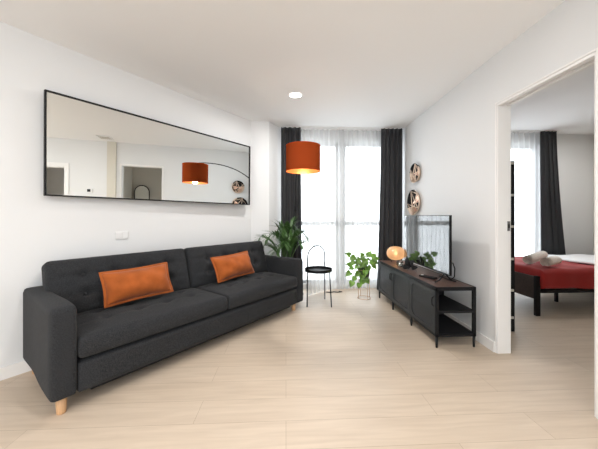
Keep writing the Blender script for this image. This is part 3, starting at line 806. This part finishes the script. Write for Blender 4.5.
l = bpy.data.lights.new('amber_lamp_light', 'POINT'); l.energy = 1.2; l.color = (1, .74, .48); l.shadow_soft_size = .03
lo = bpy.data.objects.new('amber_lamp_light', l); COL.objects.link(lo); lo.location = (gx, gy, CZ + .115)

# ------------------------------------------------------------------ copper wall ornaments
def disc(y, z, r, label, rot, depth=.045):
    t = thing('wall_ornament', label, 'wall decor', (XR + (XF - XR) * (y - 2.3) / (YW - 2.3) - .002, y, z)); t.rotation_euler = (rot, 0, 0)
    # local: -x into the room
    def ring(rr, x, n=40): return [(x, rr * cos(2 * pi * k / n), rr * sin(2 * pi * k / n)) for k in range(n)]
    b = BM(); A = [b.verts.new(v) for v in ring(r * .80, -.002)]; B_ = [b.verts.new(v) for v in ring(r, -depth)]; C_ = [b.verts.new(v) for v in ring(r * .955, -depth)]; D_ = [b.verts.new(v) for v in ring(r * .77, -.010)]
    n = 40
    for X_, Y_ in ((A, B_), (B_, C_), (C_, D_)):
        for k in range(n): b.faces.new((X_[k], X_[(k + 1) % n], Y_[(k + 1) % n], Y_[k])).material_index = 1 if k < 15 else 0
    b.faces.new(A[::-1])
    obj('rim', b, [M['pale_copper'], M['blackm']], t, smooth=True, bevel=0)
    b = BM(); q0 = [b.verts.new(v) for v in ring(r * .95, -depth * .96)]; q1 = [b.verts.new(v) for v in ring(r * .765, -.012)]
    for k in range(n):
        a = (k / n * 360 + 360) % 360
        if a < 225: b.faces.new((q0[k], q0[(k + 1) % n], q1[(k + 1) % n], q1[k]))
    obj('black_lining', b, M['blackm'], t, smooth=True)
    # faceted inner dish
    b = BM(); P = [Vector((-.012, r * .76 * cos(2 * pi * k / 7), r * .76 * sin(2 * pi * k / 7))) for k in range(7)]
    c = Vector((-.045, r * .12, -r * .05)); V = [b.verts.new(v) for v in P]; vc = b.verts.new(c)
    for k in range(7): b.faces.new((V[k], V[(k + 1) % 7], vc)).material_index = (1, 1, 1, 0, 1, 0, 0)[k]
    obj('faceted_dish', b, [M['copper'], M['black']], t)
    b = BM()
    q_ = [Vector((-depth * .98, r * .93 * cos(a), r * .93 * sin(a))) for a in (R(95), R(-65), R(-125), R(160), R(20))]
    for i, j in ((0, 1), (0, 2), (1, 3), (2, 4), (1, 4), (3, 0)): tube(b, [q_[i], q_[j]], .0065, 6)
    obj('wire_bars', b, M['pale_copper'], t, smooth=True)
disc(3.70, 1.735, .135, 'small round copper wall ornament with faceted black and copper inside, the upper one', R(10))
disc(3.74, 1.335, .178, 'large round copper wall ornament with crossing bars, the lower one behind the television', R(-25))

# ------------------------------------------------------------------ bedroom
# shelf unit just inside the doorway, end-on
sh = thing('shelf_unit', 'tall narrow black shelf unit with pale boards just inside the bedroom doorway', 'shelf', (1.90, 2.62, 0))
SW, SDp, SHt = .365, .30, 1.69
for y in (0, SDp - .02): 
    b = BM(); box(b, 0, SW, y, y + .02, 0, SHt); obj('side_panel', b, M['black'], sh, bevel=.002, segs=1)
for z in (.13, .40, .71, 1.03, 1.34, 1.655): obj('shelf_board', bx(.02, SW - .02, -.012, SDp + .012, z, z + .022), M['pale_wood'], sh)
# bed
BX0, BX1, BY0, BY1 = 2.86, 4.92, 3.00, 4.02
bed = thing('bed', 'single bed with dark frame in the bedroom, seen through the doorway', 'bed', (0, 0, 0))
for y in (BY0, BY1 - .06):
    obj('leg', bx(BX0, BX0 + .05, y + .01, y + .05, 0, .455), M['black'], bed, bevel=.003, segs=1)
    obj('leg', bx(BX1 - .06, BX1, y, y + .06, 0, .455), M['black'], bed, bevel=.003, segs=1)
obj('footboard', bx(BX0 + .012, BX0 + .045, BY0 + .04, BY1 - .04, .185, .445), M['bed_wood'], bed, bevel=.003, segs=1)
obj('headboard', bx(BX1 - .05, BX1 - .012, BY0 + .05, BY1 - .05, .185, .95), M['bed_wood'], bed, bevel=.003, segs=1)
for y in (BY0 + .01, BY1 - .04): obj('side_rail', bx(BX0 + .05, BX1 - .05, y, y + .03, .262, .30), M['black'], bed)
obj('mattress', rounded_slab(BX0 + .055, BX1 - .06, BY0 + .02, BY1 - .02, .295, .515, .04, 20, 12, 5), M['sheet'], bed, smooth=True)
for x in (3.6, 4.3): obj('leg', bx(x, x + .03, 3.5, 3.53, 0, .27), M['black'], bed)
b = BM(); box(b, BX0 + .05, BX1 - .05, BY0 + .04, BY1 - .04, .268, .292); obj('slat_base', b, M['blackm'], bed)
# red throw over the foot end, folding down over the near side
def throw(u, v):
    # grid spans the foot-end hang + the top along X, and near hang + top + far hang across
    hang = .205; hf = .17; ztop = .524
    X0 = BX0 + .052; Y0 = BY0 + .006; Y1 = BY1 - .006
    lx = u * (hf + .84 + .10 * (1 - v)); ly = v * (hang * 2 + (Y1 - Y0))
    dx = max(0, hf - lx); x = X0 if lx < hf else X0 + (lx - hf)
    if ly < hang: dy = hang - ly; y = Y0
    elif ly > hang + (Y1 - Y0): dy = ly - hang - (Y1 - Y0); y = Y1
    else: dy = 0; y = Y0 + ly - hang
    z = ztop - max(dx, dy)
    ed = min(abs(ly - hang), abs(ly - hang - (Y1 - Y0))); rr = .035
    if ed < rr and dx == 0: k = (1 - ed / rr) * rr * .3; z -= k; y += k if v < .5 else -k
    if dx == 0: z += .004 * sin(u * 17 + v * 9) + .004 * sin(u * 7 - v * 21)
    if dy > 0: y += (-.006 + .004 * sin(u * 26)) * (1 if v < .5 else -1)
    return Vector((x, y, z))
b = BM(); grid(b, throw, 40, 60); o = obj('bed_throw', b, M['red'], smooth=True); sd = o.modifiers.new('t', 'SOLIDIFY'); sd.thickness = .012; sd.offset = 1
tag(o, 'plain red throw spread over the foot end of the bed', 'blanket')
# white duvet
def duvet(u, v):
    hang = .17; wtop = BY1 - BY0 + .0; tot = hang * 2 + wtop; s = v * tot
    xe = BX0 + .93 - .12 * v + u * (1.05 + .12 * v)
    if s < hang: y = BY0 - .004; z = .375 + s
    elif s < hang + wtop: y = BY0 - .004 + (s - hang); z = .375 + hang
    else: y = BY0 - .004 + wtop; z = .375 + hang - (s - hang - wtop)
    ed = min(abs(s - hang), abs(s - hang - wtop))
    if ed < .05: k = (1 - ed / .05) * .02; z -= k; y += k if v < .5 else -k
    return Vector((xe, y, z + .006 * sin(u * 13 + v * 7)))
b = BM(); grid(b, duvet, 30, 50); o = obj('duvet', b, M['sheet'], smooth=True); sd = o.modifiers.new('t', 'SOLIDIFY'); sd.thickness = .02; sd.offset = 1
tag(o, 'white duvet on the bed beyond the red throw', 'duvet')
# rolled towels
def towel(label, a, b_, r, seed):
    a = Vector(a); b_ = Vector(b_); ax = (b_ - a).normalized(); L = (b_ - a).length
    upv = Vector((0, 0, 1)); s = ax.cross(upv).normalized(); q_ = s.cross(ax)
    turns = 3.6; n = 110; bm = BM(); th = r / turns * .42
    def sp(t, off, y):
        an = t * turns * 2 * pi + seed; rr = .006 + (r - .006) * t + off
        sag = .92 if True else 1
        return a + ax * y + s * rr * cos(an) + q_ * rr * sin(an) * sag
    prev = None
    for i in range(n + 1):
        t = i / n; e = .004 * sin(t * 31 + seed)
        ring = []
        for y, o_ in ((0 + e, 0), (.006 + e, th / 2), (L * .5, th / 2), (L - .006 + e, th / 2), (L + e, 0), (L - .006 + e, -th / 2), (L * .5, -th / 2), (.006 + e, -th / 2)): ring.append(bm.verts.new(sp(t, o_, y)))
        if prev:
            for k in range(8): bm.faces.new((prev[k], prev[(k + 1) % 8], ring[(k + 1) % 8], ring[k]))
        else: bm.faces.new(ring[::-1])
        prev = ring
    bm.faces.new(prev)
    o = obj('rolled_towel', bm, M['towel'], smooth=True)
    return tag(o, label, 'towel')
TZb = .552
towel('rolled beige towel showing its spiral end, nearest the edge of the red throw', (3.04, 3.075, TZb + .055), (3.29, 3.20, TZb + .055), .060, .4)
towel('longer rolled beige towel lying behind the one with the spiral end', (2.985, 3.26, TZb + .055), (3.40, 3.48, TZb + .085), .060, 2.0)
# arched mirror in the bedroom (seen through the wall mirror)
def arch(bm, w_, h_, x0, x1, r0=0):
    pts = [(-w_, .02)] + [(-w_ * cos(k * pi / 20), h_ - w_ + w_ * sin(k * pi / 20)) for k in range(21)] + [(w_, .02)]
    return pts
t = thing('arched_mirror', 'black framed arched mirror in the bedroom, seen in the wall mirror', 'mirror', (4.985, .98, 0)); t.rotation_euler = (0, R(0), 0)
b = BM(); ps = arch(b, .2, 1.95, 0, 0); tube(b, [(0, y, z) for y, z in ps], .013, 8, closed=True); obj('frame', b, M['black'], t, smooth=True)
b = BM(); v = [b.verts.new((0, y, z)) for y, z in ps]; b.faces.new(v); ex = bmesh.ops.extrude_face_region(b, geom=b.faces[:]); bmesh.ops.translate(b, verts=[q_ for q_ in ex['geom'] if isinstance(q_, bmesh.types.BMVert)], vec=(.008, 0, 0))
obj('mirror_glass', b, M['mirror'], t)
